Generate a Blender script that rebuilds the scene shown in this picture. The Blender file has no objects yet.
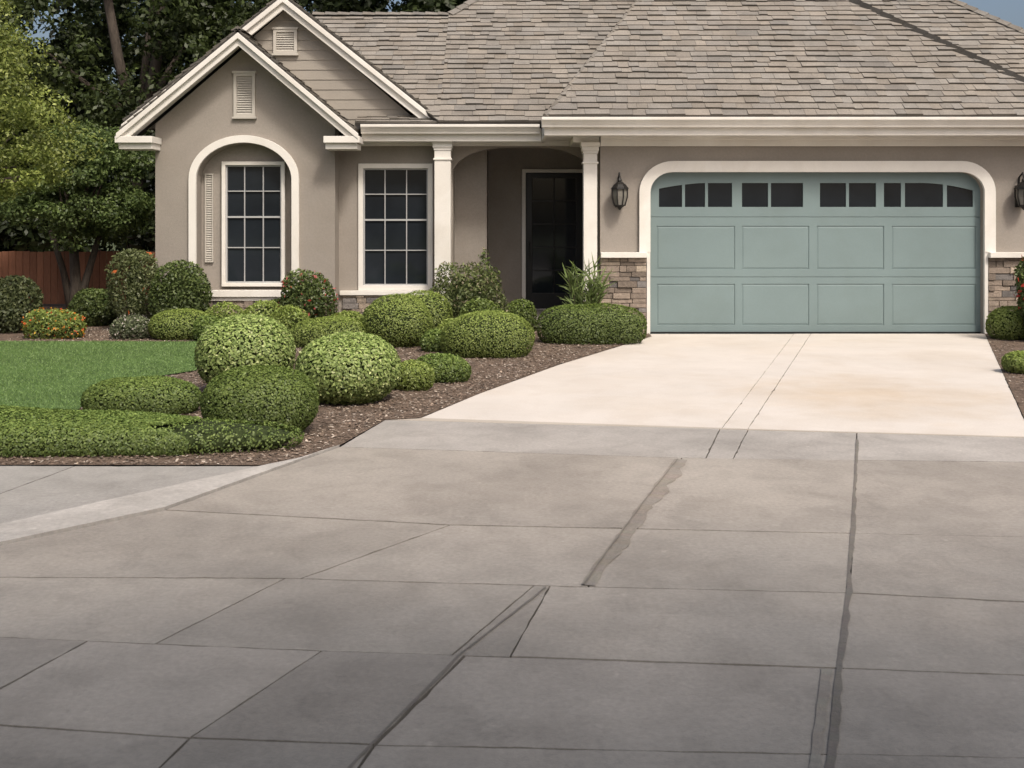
import bpy, math, random
import numpy as np
from mathutils import Vector, Matrix
from mathutils.geometry import tessellate_polygon
random.seed(4); rng=np.random.default_rng(4)
F=1100.0; CH=1.6; HY=225.0
def GP(px,py,z=0.0):
    Y=F*(CH-z)/(py-HY); return ((px-512)*Y/F,Y)
def XW(px,Y): return (px-512)*Y/F
def ZW(py,Y): return CH-(py-HY)*Y/F
scene=bpy.context.scene
COL=bpy.context.collection
# ---------------------------------------------------------------- materials
def mk(name,base=None,var=0.15,scale=3.0,var2=0.1,scale2=40.0,rough=0.8,bump=0.3,bscale=80.0,bdist=0.01,
       stain=None,stainscale=1.0,stainamt=0.5,spec=0.3,metal=0.0,stretch=None,leaf=False,speck=0.0,ramp=None,stain2=None,spot=None):
    m=bpy.data.materials.new(name); m.use_nodes=True
    nt=m.node_tree; N=nt.nodes; L=nt.links; N.clear()
    out=N.new('ShaderNodeOutputMaterial')
    tc=N.new('ShaderNodeTexCoord'); co=tc.outputs['Object']
    if leaf:
        a=N.new('ShaderNodeAttribute'); a.attribute_name='Col'
        d=N.new('ShaderNodeBsdfDiffuse'); t=N.new('ShaderNodeBsdfTranslucent'); gl=N.new('ShaderNodeBsdfGlossy'); gl.inputs['Roughness'].default_value=.5
        L.new(a.outputs['Color'],d.inputs['Color']); L.new(a.outputs['Color'],t.inputs['Color']); gl.inputs['Color'].default_value=(.5,.5,.5,1)
        m1=N.new('ShaderNodeMixShader'); m1.inputs[0].default_value=.28; L.new(d.outputs[0],m1.inputs[1]); L.new(t.outputs[0],m1.inputs[2])
        m2=N.new('ShaderNodeMixShader'); m2.inputs[0].default_value=.05; L.new(m1.outputs[0],m2.inputs[1]); L.new(gl.outputs[0],m2.inputs[2])
        L.new(m2.outputs[0],out.inputs[0]); return m
    b=N.new('ShaderNodeBsdfPrincipled')
    co0=co
    if stretch:
        mp=N.new('ShaderNodeMapping'); mp.inputs['Scale'].default_value=stretch
        L.new(co,mp.inputs['Vector']); co=mp.outputs['Vector']
    if base is None:
        a=N.new('ShaderNodeAttribute'); a.attribute_name='Col'; col=a.outputs['Color']
    else:
        a=N.new('ShaderNodeRGB'); a.outputs[0].default_value=(*base,1); col=a.outputs[0]
    def nz(s,det=4,dist=0):
        n=N.new('ShaderNodeTexNoise'); n.inputs['Scale'].default_value=s; n.inputs['Detail'].default_value=det
        n.inputs['Roughness'].default_value=0.6; n.inputs['Distortion'].default_value=dist
        L.new(co,n.inputs['Vector']); return n.outputs['Fac']
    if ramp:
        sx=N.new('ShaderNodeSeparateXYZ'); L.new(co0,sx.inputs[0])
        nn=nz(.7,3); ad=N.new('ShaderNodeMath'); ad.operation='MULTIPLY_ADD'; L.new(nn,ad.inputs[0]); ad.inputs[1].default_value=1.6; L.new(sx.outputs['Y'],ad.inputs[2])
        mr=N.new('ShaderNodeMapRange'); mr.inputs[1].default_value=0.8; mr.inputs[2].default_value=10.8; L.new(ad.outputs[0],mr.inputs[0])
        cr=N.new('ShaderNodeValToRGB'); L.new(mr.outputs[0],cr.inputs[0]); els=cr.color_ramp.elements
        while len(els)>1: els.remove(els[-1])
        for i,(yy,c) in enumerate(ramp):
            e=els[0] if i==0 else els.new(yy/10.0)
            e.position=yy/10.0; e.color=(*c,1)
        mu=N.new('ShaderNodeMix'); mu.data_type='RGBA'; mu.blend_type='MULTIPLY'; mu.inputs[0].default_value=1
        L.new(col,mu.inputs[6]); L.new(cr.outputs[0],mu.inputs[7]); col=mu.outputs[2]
    def mulmix(fac,c):
        nonlocal col
        mx=N.new('ShaderNodeMix'); mx.data_type='RGBA'; mx.blend_type='MULTIPLY'
        L.new(fac,mx.inputs[0]); L.new(col,mx.inputs[6]); mx.inputs[7].default_value=(*c,1); col=mx.outputs[2]
    for st in ((stain,stainscale,stainamt),)+((stain2,) if stain2 else ()):
        if not st[0]: continue
        f=nz(st[1],6,.6); mr=N.new('ShaderNodeMapRange')
        mr.inputs[1].default_value=0.46; mr.inputs[2].default_value=0.64; mr.inputs[3].default_value=0; mr.inputs[4].default_value=st[2]
        L.new(f,mr.inputs[0]); mulmix(mr.outputs[0],st[0])
    if spot:
        dn=N.new('ShaderNodeVectorMath'); dn.operation='DISTANCE'; L.new(co0,dn.inputs[0]); dn.inputs[1].default_value=spot[0]
        f=nz(1.6,5,.4); ad=N.new('ShaderNodeMath'); ad.operation='MULTIPLY_ADD'; L.new(f,ad.inputs[0]); ad.inputs[1].default_value=-2.4; L.new(dn.outputs['Value'],ad.inputs[2])
        mr=N.new('ShaderNodeMapRange'); mr.inputs[1].default_value=spot[1]-1.2; mr.inputs[2].default_value=-1.2; mr.inputs[3].default_value=0; mr.inputs[4].default_value=.9
        L.new(ad.outputs[0],mr.inputs[0]); mulmix(mr.outputs[0],spot[2])
    vs=[(var,scale,.3,.7,-1),(var2,scale2,.3,.7,-1)]
    if speck>0: vs+= [(speck,9.0,.64,.72,0),(-speck*.8,23.0,.66,.73,0),(speck*.8,70.0,.66,.72,0)]
    for v,s,lo,hi,sg in vs:
        if v==0: continue
        f=nz(s); mr=N.new('ShaderNodeMapRange')
        mr.inputs[1].default_value=lo; mr.inputs[2].default_value=hi; mr.inputs[3].default_value=1+sg*v; mr.inputs[4].default_value=1+v
        L.new(f,mr.inputs[0]); vm=N.new('ShaderNodeVectorMath'); vm.operation='SCALE'
        L.new(col,vm.inputs[0]); L.new(mr.outputs[0],vm.inputs['Scale']); col=vm.outputs[0]
    L.new(col,b.inputs['Base Color']); b.inputs['Roughness'].default_value=rough
    b.inputs['Specular IOR Level'].default_value=spec; b.inputs['Metallic'].default_value=metal
    if bump>0:
        f=nz(bscale,5); bp=N.new('ShaderNodeBump'); bp.inputs['Strength'].default_value=bump; bp.inputs['Distance'].default_value=bdist
        L.new(f,bp.inputs['Height']); L.new(bp.outputs[0],b.inputs['Normal'])
    L.new(b.outputs[0],out.inputs[0])
    return m
M_STUCCO=mk('stucco',(0.30,0.268,0.235),0.08,0.8,0.06,30,0.9,0.5,90,0.01,stain=(0.82,0.8,0.77),stainscale=0.6,stainamt=0.4)
M_SIDING=mk('siding_paint',(0.29,0.262,0.225),0.06,2,0.05,40,0.7,0.15,60)
M_TRIM=mk('trim_paint',(0.72,0.69,0.64),0.05,2,0.03,50,0.55,0.1,60,stain=(0.8,0.77,0.72),stainscale=1.2,stainamt=0.4)
M_VENT=mk('vent_paint',(0.47,0.44,0.39),0.05,2,0.03,50,0.6,0.1,60)
M_SASH=mk('window_sash',(0.40,0.40,0.40),0.05,2,0.0,50,0.5,0.0,60)
M_ROOF=mk('wood_shake',None,0.12,3,0.18,50,0.9,0.6,60,0.012,stain=(.8,.79,.78),stainscale=.8,stainamt=.5)
M_CORE=mk('roof_felt',(0.05,0.045,0.04),bump=0)
M_TEAL=mk('teal_paint',(0.178,0.235,0.238),0.05,1.2,0.03,60,0.5,0.08,50,stain=(0.88,0.87,0.84),stainscale=0.9,stainamt=0.4)
M_STONE=mk('ledge_stone',None,0.2,12,0.2,60,0.85,0.8,40,0.015)
M_MORTAR=mk('mortar',(0.12,0.1,0.085),bump=0.3)
M_BLACK=mk('black_paint',(0.016,0.016,0.017),0.1,3,0,1,0.35,0.05,40)
M_METAL=mk('black_iron',(0.015,0.014,0.013),0.2,20,0,1,0.45,0.3,60,0.004)
M_DRIVE=mk('pale_concrete',None,0.05,0.9,0.05,60,0.75,0.35,120,0.004,stain=(0.9,0.86,0.80),stainscale=0.6,stainamt=0.5,speck=.06,stain2=((.91,.89,.87),3.0,.45),spot=((3.3,10.4,0),1.5,(.87,.78,.66)))
M_SLAB=mk('weathered_concrete_painted_shade',None,0.12,0.8,0.14,42,0.48,0.5,110,0.004,stain=(0.74,0.73,0.72),stainscale=1.1,stainamt=0.6,spec=0.42,speck=.22,stain2=((.78,.775,.77),4.5,.55),
  ramp=[(0,(.07,.07,.069)),(3.0,(.092,.091,.088)),(4.2,(.16,.152,.142)),(5.2,(.265,.243,.217)),(6.4,(.355,.318,.277)),(8.0,(.39,.35,.305)),(10.0,(.39,.355,.315))])  # ramp paints the fall-off of light towards the camera into the concrete colour
M_JOINT=mk('joint_dirt',(0.045,0.041,0.036),0.3,8,0.2,60,0.95,0.6,60)
M_MULCH=mk('mulch_soil',(0.16,0.115,0.085),0.35,5,0.4,50,0.95,1.0,45,0.03)
M_CHIP=mk('bark_chip',None,0,9,0,60,0.9,0,60)
M_EARTH=mk('earth_grass',(0.06,0.075,0.03),0.3,0.5,0.3,10,0.95,0.5,20,0.03)
M_LAWN=mk('lawn_turf',(0.085,0.145,0.04),0.2,1.2,0.3,40,0.95,0.8,60,0.03)
M_LEAF=mk('leaf',leaf=True)
M_BARK=mk('bark',(0.075,0.06,0.048),0.3,3,0.3,30,0.9,1.0,25,0.03,stretch=(1,1,0.25))
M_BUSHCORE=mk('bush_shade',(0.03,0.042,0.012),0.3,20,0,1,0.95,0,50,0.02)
M_FENCE=mk('cedar_fence',None,0.2,3,0.15,40,0.85,0.4,30,0.01,stretch=(1,1,0.2))
def glassmat(name,c,r=0.06,spec=0.5):
    return mk(name,c,0.3,1.0,0,1,r,0.02,1.5,0.01,spec=spec)
M_GLASS=glassmat('dark_glass',(0.016,0.02,0.025))
M_LGLASS=glassmat('lamp_glass',(0.16,0.15,0.13),0.15)
# ---------------------------------------------------------------- geometry accumulator
class Geo:
    def __init__(s): s.V=[];s.Fc=[];s.M=[];s.C=[]
    def add(s,vs,fs,m=0,c=(1,1,1)):
        o=len(s.V); s.V+= [tuple(v) for v in vs]
        for f in fs: s.Fc.append([i+o for i in f]); s.M.append(m); s.C.append(c)
    def box(s,x0,x1,y0,y1,z0,z1,m=0,c=(1,1,1)):
        vs=[(x0,y0,z0),(x1,y0,z0),(x1,y1,z0),(x0,y1,z0),(x0,y0,z1),(x1,y0,z1),(x1,y1,z1),(x0,y1,z1)]
        s.add(vs,[(0,3,2,1),(4,5,6,7),(0,1,5,4),(1,2,6,5),(2,3,7,6),(3,0,4,7)],m,c)
    def prism(s,pts,f0,f1,m=0,c=(1,1,1)):
        n=len(pts); a=[f0(p) for p in pts]; b=[f1(p) for p in pts]
        s.add(a+b,[tuple(range(n))[::-1],tuple(range(n,2*n))]+[(i,(i+1)%n,n+(i+1)%n,n+i) for i in range(n)],m,c)
    def panel(s,loops,y0,y1,m=0,c=(1,1,1)):
        flat=[p for l in loops for p in l]; n=len(flat)
        tris=tessellate_polygon([[Vector((p[0],p[1],0)) for p in l] for l in loops])
        vs=[(p[0],y0,p[1]) for p in flat]+[(p[0],y1,p[1]) for p in flat]
        fs=[tuple(t) for t in tris]+[tuple(i+n for i in t) for t in tris]
        o=0
        for l in loops:
            k=len(l)
            for i in range(k): fs.append((o+i,o+(i+1)%k,n+o+(i+1)%k,n+o+i))
            o+=k
        s.add(vs,fs,m,c)
    def tube(s,pts,rad,sides=8,m=0,c=(1,1,1)):
        rings=[]
        for i,p in enumerate(pts):
            p=Vector(p); d=(Vector(pts[min(i+1,len(pts)-1)])-Vector(pts[max(i-1,0)])).normalized()
            a=d.cross(Vector((0.3,1,0.1))).normalized(); b=d.cross(a)
            rings.append([p+rad[i]*(math.cos(t)*a+math.sin(t)*b) for t in [2*math.pi*k/sides for k in range(sides)]])
        vs=[v for r in rings for v in r]; fs=[]
        for i in range(len(rings)-1):
            for k in range(sides):
                k2=(k+1)%sides; fs.append((i*sides+k,i*sides+k2,(i+1)*sides+k2,(i+1)*sides+k))
        fs.append(tuple(range(sides))); fs.append(tuple(range((len(rings)-1)*sides,len(rings)*sides)))
        s.add(vs,fs,m,c)
    def build(s,name,mats,parent=None,recalc=True,bevel=0,smooth=False,loc=None):
        me=bpy.data.meshes.new(name); me.from_pydata(s.V,[],s.Fc)
        for m in mats: me.materials.append(m)
        me.polygons.foreach_set('material_index',s.M)
        at=me.attributes.new('Col','FLOAT_COLOR','FACE')
        at.data.foreach_set('color',np.array([(*c,1) for c in s.C],dtype=np.float32).ravel())
        if recalc:
            import bmesh
            bm=bmesh.new(); bm.from_mesh(me); bmesh.ops.recalc_face_normals(bm,faces=bm.faces); bm.to_mesh(me); bm.free()
        if smooth: me.polygons.foreach_set('use_smooth',[True]*len(me.polygons))
        me.update()
        o=bpy.data.objects.new(name,me); COL.objects.link(o)
        if loc: o.location=loc
        if parent: setpar(o,parent)
        if bevel:
            md=o.modifiers.new('bevel','BEVEL'); md.width=bevel; md.segments=2; md.limit_method='ANGLE'; md.angle_limit=math.radians(40)
        return o
def setpar(o,p):
    o.parent=p
    q=p
    while q is not None and q.parent is not None: q=q.parent
    o.matrix_parent_inverse=Matrix.Translation(q.location).inverted() if p.parent is None else Matrix.Identity(4)
def empty(name,loc,label,cat,group=None,kind=None):
    e=bpy.data.objects.new(name,None); e.location=loc; e.empty_display_size=0.3; COL.objects.link(e)
    e['label']=label; e['category']=cat
    if group: e['group']=group
    return e
def tag(o,label,cat,group=None,kind=None):
    o['label']=label; o['category']=cat
    if group:o['group']=group
    if kind:o['kind']=kind
def roundtop(x0,x1,z0,z1,rx,rz,n=10):
    p=[(x0,z0),(x1,z0)]
    for i in range(n+1):
        t=math.pi/2*i/n; p.append((x1-rx+rx*math.cos(t),z1-rz+rz*math.sin(t)))
    for i in range(n+1):
        t=math.pi/2+math.pi/2*i/n; q=(x0+rx+rx*math.cos(t),z1-rz+rz*math.sin(t))
        if abs(q[0]-p[-1][0])+abs(q[1]-p[-1][1])>1e-5: p.append(q)
    return p
def band(outer,inner): return outer[1:]+[outer[0]]+[inner[0]]+inner[:0:-1]
def clip2(sub,clip):
    def area(p): return sum(p[i][0]*p[(i+1)%len(p)][1]-p[(i+1)%len(p)][0]*p[i][1] for i in range(len(p)))/2
    if area(clip)<0: clip=clip[::-1]
    out=sub
    for i in range(len(clip)):
        a=clip[i]; b=clip[(i+1)%len(clip)]; inp=out; out=[]
        if not inp: return []
        def side(p): return (b[0]-a[0])*(p[1]-a[1])-(b[1]-a[1])*(p[0]-a[0])
        for j in range(len(inp)):
            p=inp[j]; q=inp[(j+1)%len(inp)]; sp=side(p); sq=side(q)
            if sp>=0: out.append(p)
            if (sp>=0)!=(sq>=0):
                t=sp/(sp-sq); out.append((p[0]+t*(q[0]-p[0]),p[1]+t*(q[1]-p[1])))
    return out
def rooftone():
    b=random.choice([0.88,0.96,1.0,1.0,1.03,1.06,1.11])*random.uniform(0.94,1.06)
    w=random.uniform(-0.006,0.006)
    return (0.235*b+w,0.213*b,0.185*b-w)
def tiles(g,poly,A,B,exp=0.152,wmin=0.12,wmax=0.38,h0=0.030,h1=0.005,jit=0.017,m=0,tonef=rooftone,sheet=1):
    A=Vector(A);B=Vector(B); u=(B-A).normalized(); P=[Vector(p) for p in poly]
    nrm=Vector((0,0,0))
    for i in range(len(P)):
        nrm+=P[i].cross(P[(i+1)%len(P)])
    nrm.normalize()
    if nrm.z<-1e-3 or (abs(nrm.z)<1e-3 and nrm.y>0): nrm=-nrm
    v=nrm.cross(u)
    if v.z<0: v=-v
    p2=[((p-A).dot(u),(p-A).dot(v)) for p in P]
    if sheet is not None:
        g.add([p-nrm*0.002 for p in P]+[p-nrm*0.05 for p in P],[tuple(range(len(P))),tuple(range(len(P),2*len(P)))]+[(i,(i+1)%len(P),len(P)+(i+1)%len(P),len(P)+i) for i in range(len(P))],sheet)
    u0=min(p[0] for p in p2);u1=max(p[0] for p in p2);v0=min(p[1] for p in p2);v1=max(p[1] for p in p2)
    vv=v0
    while vv<v1:
        uu=u0-random.uniform(0,wmax)
        while uu<u1:
            w=random.uniform(wmin,wmax); j=random.choice([0,0,1,-1])*random.uniform(0,jit*1.3) if vv>v0 else 0
            rect=[(uu+.002,vv+j),(uu+w-.002,vv+j+(random.uniform(-.006,.006) if jit else 0)),(uu+w-.002,vv+exp+.03),(uu+.002,vv+exp+.03)]
            c=clip2(rect,p2); uu+=w
            if len(c)<3: continue
            hh=h0*random.uniform(0.65,1.35) if jit else h0
            n=len(c)
            def H(q):
                t=(q[1]-(vv+j))/(exp+.03); return hh*(1-t)+h1*t
            top=[A+u*q[0]+v*q[1]+nrm*H(q) for q in c]; bot=[A+u*q[0]+v*q[1]-nrm*0.001 for q in c]
            tn=tonef()
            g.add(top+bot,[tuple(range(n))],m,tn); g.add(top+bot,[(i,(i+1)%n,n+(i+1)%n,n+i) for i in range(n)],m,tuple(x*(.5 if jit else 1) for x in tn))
        vv+=exp*(random.uniform(.93,1.07) if jit else 1)
def caps(g,A,B,w=0.11,h=0.04,step=0.22,k0=.8):
    A=Vector(A);B=Vector(B);d=(B-A); L=d.length; d.normalize(); s=d.cross(Vector((0,0,1))).normalized(); up=s.cross(d).normalized()
    if up.z<0: up=-up
    k=int(L/step)
    for i in range(k+1):
        a=A+d*(i*step); b=A+d*min(i*step+step+.03,L)
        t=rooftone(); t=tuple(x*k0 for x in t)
        vs=[a-s*w-up*.01,a+up*(h+.02),a+s*w-up*.01,b-s*w-up*.02,b+up*h,b+s*w-up*.02]
        g.add(vs,[(0,1,4,3),(1,2,5,4),(0,2,1),(3,4,5)],0,t)
# ---------------------------------------------------------------- HOUSE
house=empty('house',(1.0,17.3,0),'single-storey greige stucco house with grey shake roof and teal garage door','house')
YB=18.95
g=Geo()
nich=roundtop(-4.84,-3.38,0.6,2.86,0.73,0.57,12)
g.panel([[(-5.48,-0.1),(-2.72,-0.1),(-2.72,3.15),(-4.1,4.34),(-5.48,3.15)],nich],16.9,17.15)
g.box(-4.95,-3.27,17.15,17.25,0.4,3.0)
g.box(-2.90,-2.722,17.15,17.4,-.1,3.1)
porch=roundtop(-0.93,1.26,-0.05,2.83,0.9,0.42,14)
g.panel([[(-2.8,-0.1),(1.3,-0.1),(1.3,3.0),(-2.8,3.0)],[(-2.34,.64),(-1.32,.64),(-1.32,2.5),(-2.34,2.5)],porch],17.3,17.5)
g.box(-1.1,-0.41,17.85,YB,-.1,2.95); g.box(-1.08,-0.931,17.5,17.85,-.1,2.95); g.box(1.262,1.38,17.5,YB,-.1,2.95)
g.box(-0.6,1.5,YB,YB+.15,-.1,2.97); g.box(-1.1,1.4,17.49,YB+.1,2.955,3.02)
gdoor=roundtop(2.03,6.94,-0.05,2.38,0.34,0.3,8)
g.panel([[(1.3,-0.1),(7.9,-0.1),(7.9,2.95),(1.3,2.95)],gdoor],16.2,16.42)
g.box(1.3,1.45,16.42,17.3,-.1,2.95); g.box(7.7,7.9,16.42,24,-.1,2.95)
g.box(-5.48,-5.33,17.15,24,-.1,3.1); g.box(-5.48,7.9,24,24.2,-.1,3.1)
g.build('wall',[M_STUCCO],house)
g=Geo()
tiles(g,[(-5.75,17.24,3.1),(-1.33,17.24,3.1),(-3.54,17.24,4.98)],(-5.75,17.24,3.1),(-1.33,17.24,3.1),exp=0.155,wmin=10,wmax=11,h0=0.018,h1=0.004,jit=0,tonef=lambda:(1,1,1),sheet=0)
g.build('gable_siding',[M_SIDING],house)
g=Geo()
p=0.82
def MP(x,t): return (x,16.75+t,3.17+p*t)
tiles(g,[MP(-1.11,0),MP(-1.11,2.59),MP(-3.4,2.59),MP(-3.54,2.41)],MP(-3.5,0),MP(0,0))
tiles(g,[MP(-1.11,0),MP(10.9,0),MP(5.9,5),MP(1.3,5),MP(-1.11,2.59)],MP(-1.11,0),MP(5,0))
hc=(.47,15.65,3.15); ht=(2.6,19.15,6.02); rc=(8.3,15.65,3.15); rt=(4.8,19.15,6.02)
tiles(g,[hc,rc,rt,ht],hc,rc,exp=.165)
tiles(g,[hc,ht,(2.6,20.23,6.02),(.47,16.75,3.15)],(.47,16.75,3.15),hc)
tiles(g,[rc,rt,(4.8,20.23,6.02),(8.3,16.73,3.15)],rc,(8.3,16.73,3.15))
def sheet(pts): g.add([Vector(q) for q in pts],[tuple(range(len(pts)))],1,(0.2,0.18,0.16))
sheet([ht,rt,(4.8,20.23,6.02),(2.6,20.23,6.02)])
sheet([MP(1.3,5),MP(5.9,5),(10.9,26.7,3.17),(-3.4,26.7,3.17)])
sheet([MP(10.9,0),MP(5.9,5),(10.9,26.7,3.17)])
sheet([MP(-1.11,2.59),MP(1.3,5),(-1.11,24,3.6)]); sheet([MP(-3.4,2.59),MP(-1.11,2.59),(-1.11,22,3.2),(-5.9,22,3.2)])
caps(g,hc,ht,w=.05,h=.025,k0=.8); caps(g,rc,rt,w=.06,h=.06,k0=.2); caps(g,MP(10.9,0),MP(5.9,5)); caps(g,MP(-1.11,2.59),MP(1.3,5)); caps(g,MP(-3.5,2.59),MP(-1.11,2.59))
ga=(-3.54,16.98,5.17); gb=(-3.54,19.2,5.17)
tiles(g,[(-1.08,16.98,3.21),ga,gb,(-1.08,17.0,3.21)],(-1.08,16.98,3.21),(-1.08,18,3.21))
tiles(g,[(-6.0,16.98,3.21),ga,(-3.54,22,5.17),(-6.0,22,3.21)],(-6.0,16.98,3.21),(-6.0,22,3.21))
caps(g,ga,gb)
ba=(-4.1,16.44,4.52); bb=(-4.1,17.24,4.52)
tiles(g,[(-2.36,16.44,3.03),ba,bb,(-2.36,17.24,3.03)],(-2.36,16.44,3.03),(-2.36,17.24,3.03))
tiles(g,[(-5.86,16.44,3.03),ba,bb,(-5.86,17.24,3.03)],(-5.86,16.44,3.03),(-5.86,17.24,3.03))
caps(g,ba,bb)
tiles(g,[(-2.4,16.8,3.16),(-1.1,16.8,3.16),(-1.1,17.22,3.3),(-2.4,17.22,3.3)],(-2.4,16.8,3.16),(-1.1,16.8,3.16),exp=0.16)
roof=g.build('roof',[M_ROOF,M_CORE],house,recalc=False)
def rake(g,xl,zl,xa,za,xr,zr,y0,y1,w):
    g.panel([[(xl,zl),(xa,za),(xr,zr),(xr,zr-w),(xa,za-w),(xl,zl-w)]],y0,y1)
g=Geo()
rake(g,-5.86,2.98,-4.1,4.47,-2.36,2.98,16.52,16.9,0.08)
rake(g,-5.90,2.975,-4.1,4.475,-2.32,2.975,16.48,16.52,0.19)
rake(g,-5.92,2.97,-4.1,4.48,-2.30,2.97,16.43,16.48,0.09)
g.box(-5.9,-5.40,16.50,16.897,2.74,2.83); g.box(-5.94,-5.38,16.44,16.897,2.83,2.93)
g.box(-2.80,-2.32,16.50,16.897,2.74,2.83); g.box(-2.82,-2.28,16.44,16.897,2.83,2.93)
g.build('rake_board',[M_TRIM],house,bevel=0.006)
g=Geo()
rake(g,-5.98,3.15,-3.54,5.11,-1.10,3.15,17.05,17.24,0.08)
rake(g,-6.0,3.15,-3.54,5.12,-1.08,3.15,17.01,17.05,0.19)
rake(g,-6.03,3.15,-3.54,5.13,-1.05,3.15,16.96,17.01,0.09)
g.build('rake_board',[M_TRIM],house,bevel=0.006)
def gutter(x0,x1,yo):
    g=Geo(); pr=[(yo+.03,2.99),(yo-.05,2.99),(yo-.06,3.02),(yo-.09,3.06),(yo-.12,3.09),(yo-.12,3.13),(yo+.03,3.13)]
    g.prism(pr,lambda q:(x0,q[0],q[1]),lambda q:(x1,q[0],q[1])); g.build('gutter',[M_TRIM],house,bevel=0.004)
gutter(.42,8.36,15.68); gutter(-2.3,.42,16.8)
g=Geo()
g.box(.46,8.32,15.712,15.75,2.88,3.08); g.box(.46,8.32,15.75,16.3,2.90,2.93); g.box(1.30,7.93,16.14,16.197,2.76,2.90)
g.box(1.30,7.95,16.08,16.14,2.85,2.90)
g.box(.46,.50,15.75,17.2,2.88,3.08); g.box(8.28,8.32,15.75,16.7,2.88,3.08)
g.box(-2.3,.45,16.832,16.87,2.88,3.08); g.box(-2.3,1.29,16.87,17.31,2.92,2.95)
g.box(.50,1.29,16.3,16.87,2.92,2.95); g.box(.9,1.29,16.2,17.2,2.82,2.90)
g.box(-2.72,1.28,17.22,17.297,2.84,2.92)
g.build('eave_trim',[M_TRIM],house,bevel=0.004)
for cx,cw,y,zt in ((-1.07,.25,17.06,2.916),(1.150,.20,16.24,2.815)):
    g=Geo(); h=cw/2; d=zt-2.916
    g.box(cx-h,cx+h,y-h,y+h,0.05,2.75+d)
    for e,z0,z1 in ((.04,2.85+d,zt),(.025,2.79+d,2.85+d),(.012,2.75+d,2.79+d),(.018,2.6+d,2.63+d),(.035,.05,.2),(.02,.2,.26)):
        g.box(cx-h-e,cx+h+e,y-h-e,y+h+e,z0,z1)
    g.build('column',[M_TRIM],house,bevel=0.006)
g=Geo()
g.panel([band(roundtop(-4.955,-3.265,0.6,2.975,0.845,0.67,14),roundtop(-4.842,-3.378,0.6,2.862,0.731,0.571,14))],16.84,16.9-.002)
g.build('arch_trim',[M_TRIM],house,bevel=0.01)
g=Geo(); g.box(-5.08,-3.14,16.79,16.898,0.5,0.6); g.box(-5.04,-3.18,16.83,16.898,0.44,0.5); g.build('window_sill',[M_TRIM],house,bevel=0.006)
g=Geo(); g.panel([[(-4.78,1.02),(-4.65,1.02),(-4.65,2.40),(-4.78,2.40)],[(-4.765,1.04),(-4.665,1.04),(-4.665,2.38),(-4.765,2.38)]],17.11,17.148)
z=1.05
while z<2.36: g.add([(-4.765,17.12,z),(-4.665,17.12,z),(-4.665,17.145,z+.03),(-4.765,17.145,z+.03)],[(0,1,2,3)]); z+=.036
g.build('shutter',[M_VENT],house,recalc=False)
g=Geo()
o=roundtop(1.87,7.10,1.2,2.54,0.5,0.46,10); i=roundtop(2.032,6.938,1.2,2.378,0.338,0.298,10)
g.panel([band(o,i)],16.14,16.198)
g.box(1.98,2.03,16.15,16.198,0,1.2); g.box(6.94,6.99,16.15,16.198,0,1.2)
g.build('garage_surround',[M_TRIM],house,bevel=0.008)
for b in ((1.30,1.98,16.07,16.198,1.12,1.2),(6.99,7.95,16.07,16.198,1.12,1.2),(-5.52,-5.09,16.83,16.898,.5,.57),(-3.13,-2.70,16.83,16.898,.5,.57),(-2.7,-.94,17.22,17.298,.5,.57)):
    g=Geo(); g.box(*b); g.build('ledge',[M_TRIM],house,bevel=0.006)
def stones(x0,x1,z0,z1,y):
    g=Geo()
    g.box(x0,x1,y-.02,y-.001,z0,z1,1)
    z=z0
    while z<z1-.02:
        h=min(random.uniform(.045,.1),z1-z); x=x0
        if z1-(z+h)<.04: h=z1-z
        while x<x1-.01:
            w=random.uniform(.1,.32)
            if x1-(x+w)<.08: w=x1-x
            d=random.uniform(.03,.065); b=random.uniform(.65,1.25); k=random.random()
            c=(.26*b,.21*b,.17*b) if k<.6 else ((.34*b,.28*b,.22*b) if k<.85 else (.17*b,.155*b,.145*b))
            g.box(x+.003,x+w-.003,y-d,y-.015,z+.003,z+h-.003,0,c); x+=w
        z+=h
    g.build('stone_veneer',[M_STONE,M_MORTAR],house,bevel=0.006)
stones(1.3,1.975,0,1.12,16.2); stones(6.995,7.9,0,1.12,16.2); stones(-5.48,-2.72,0,.44,16.9); stones(-2.66,-.94,0,.5,17.3)
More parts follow.
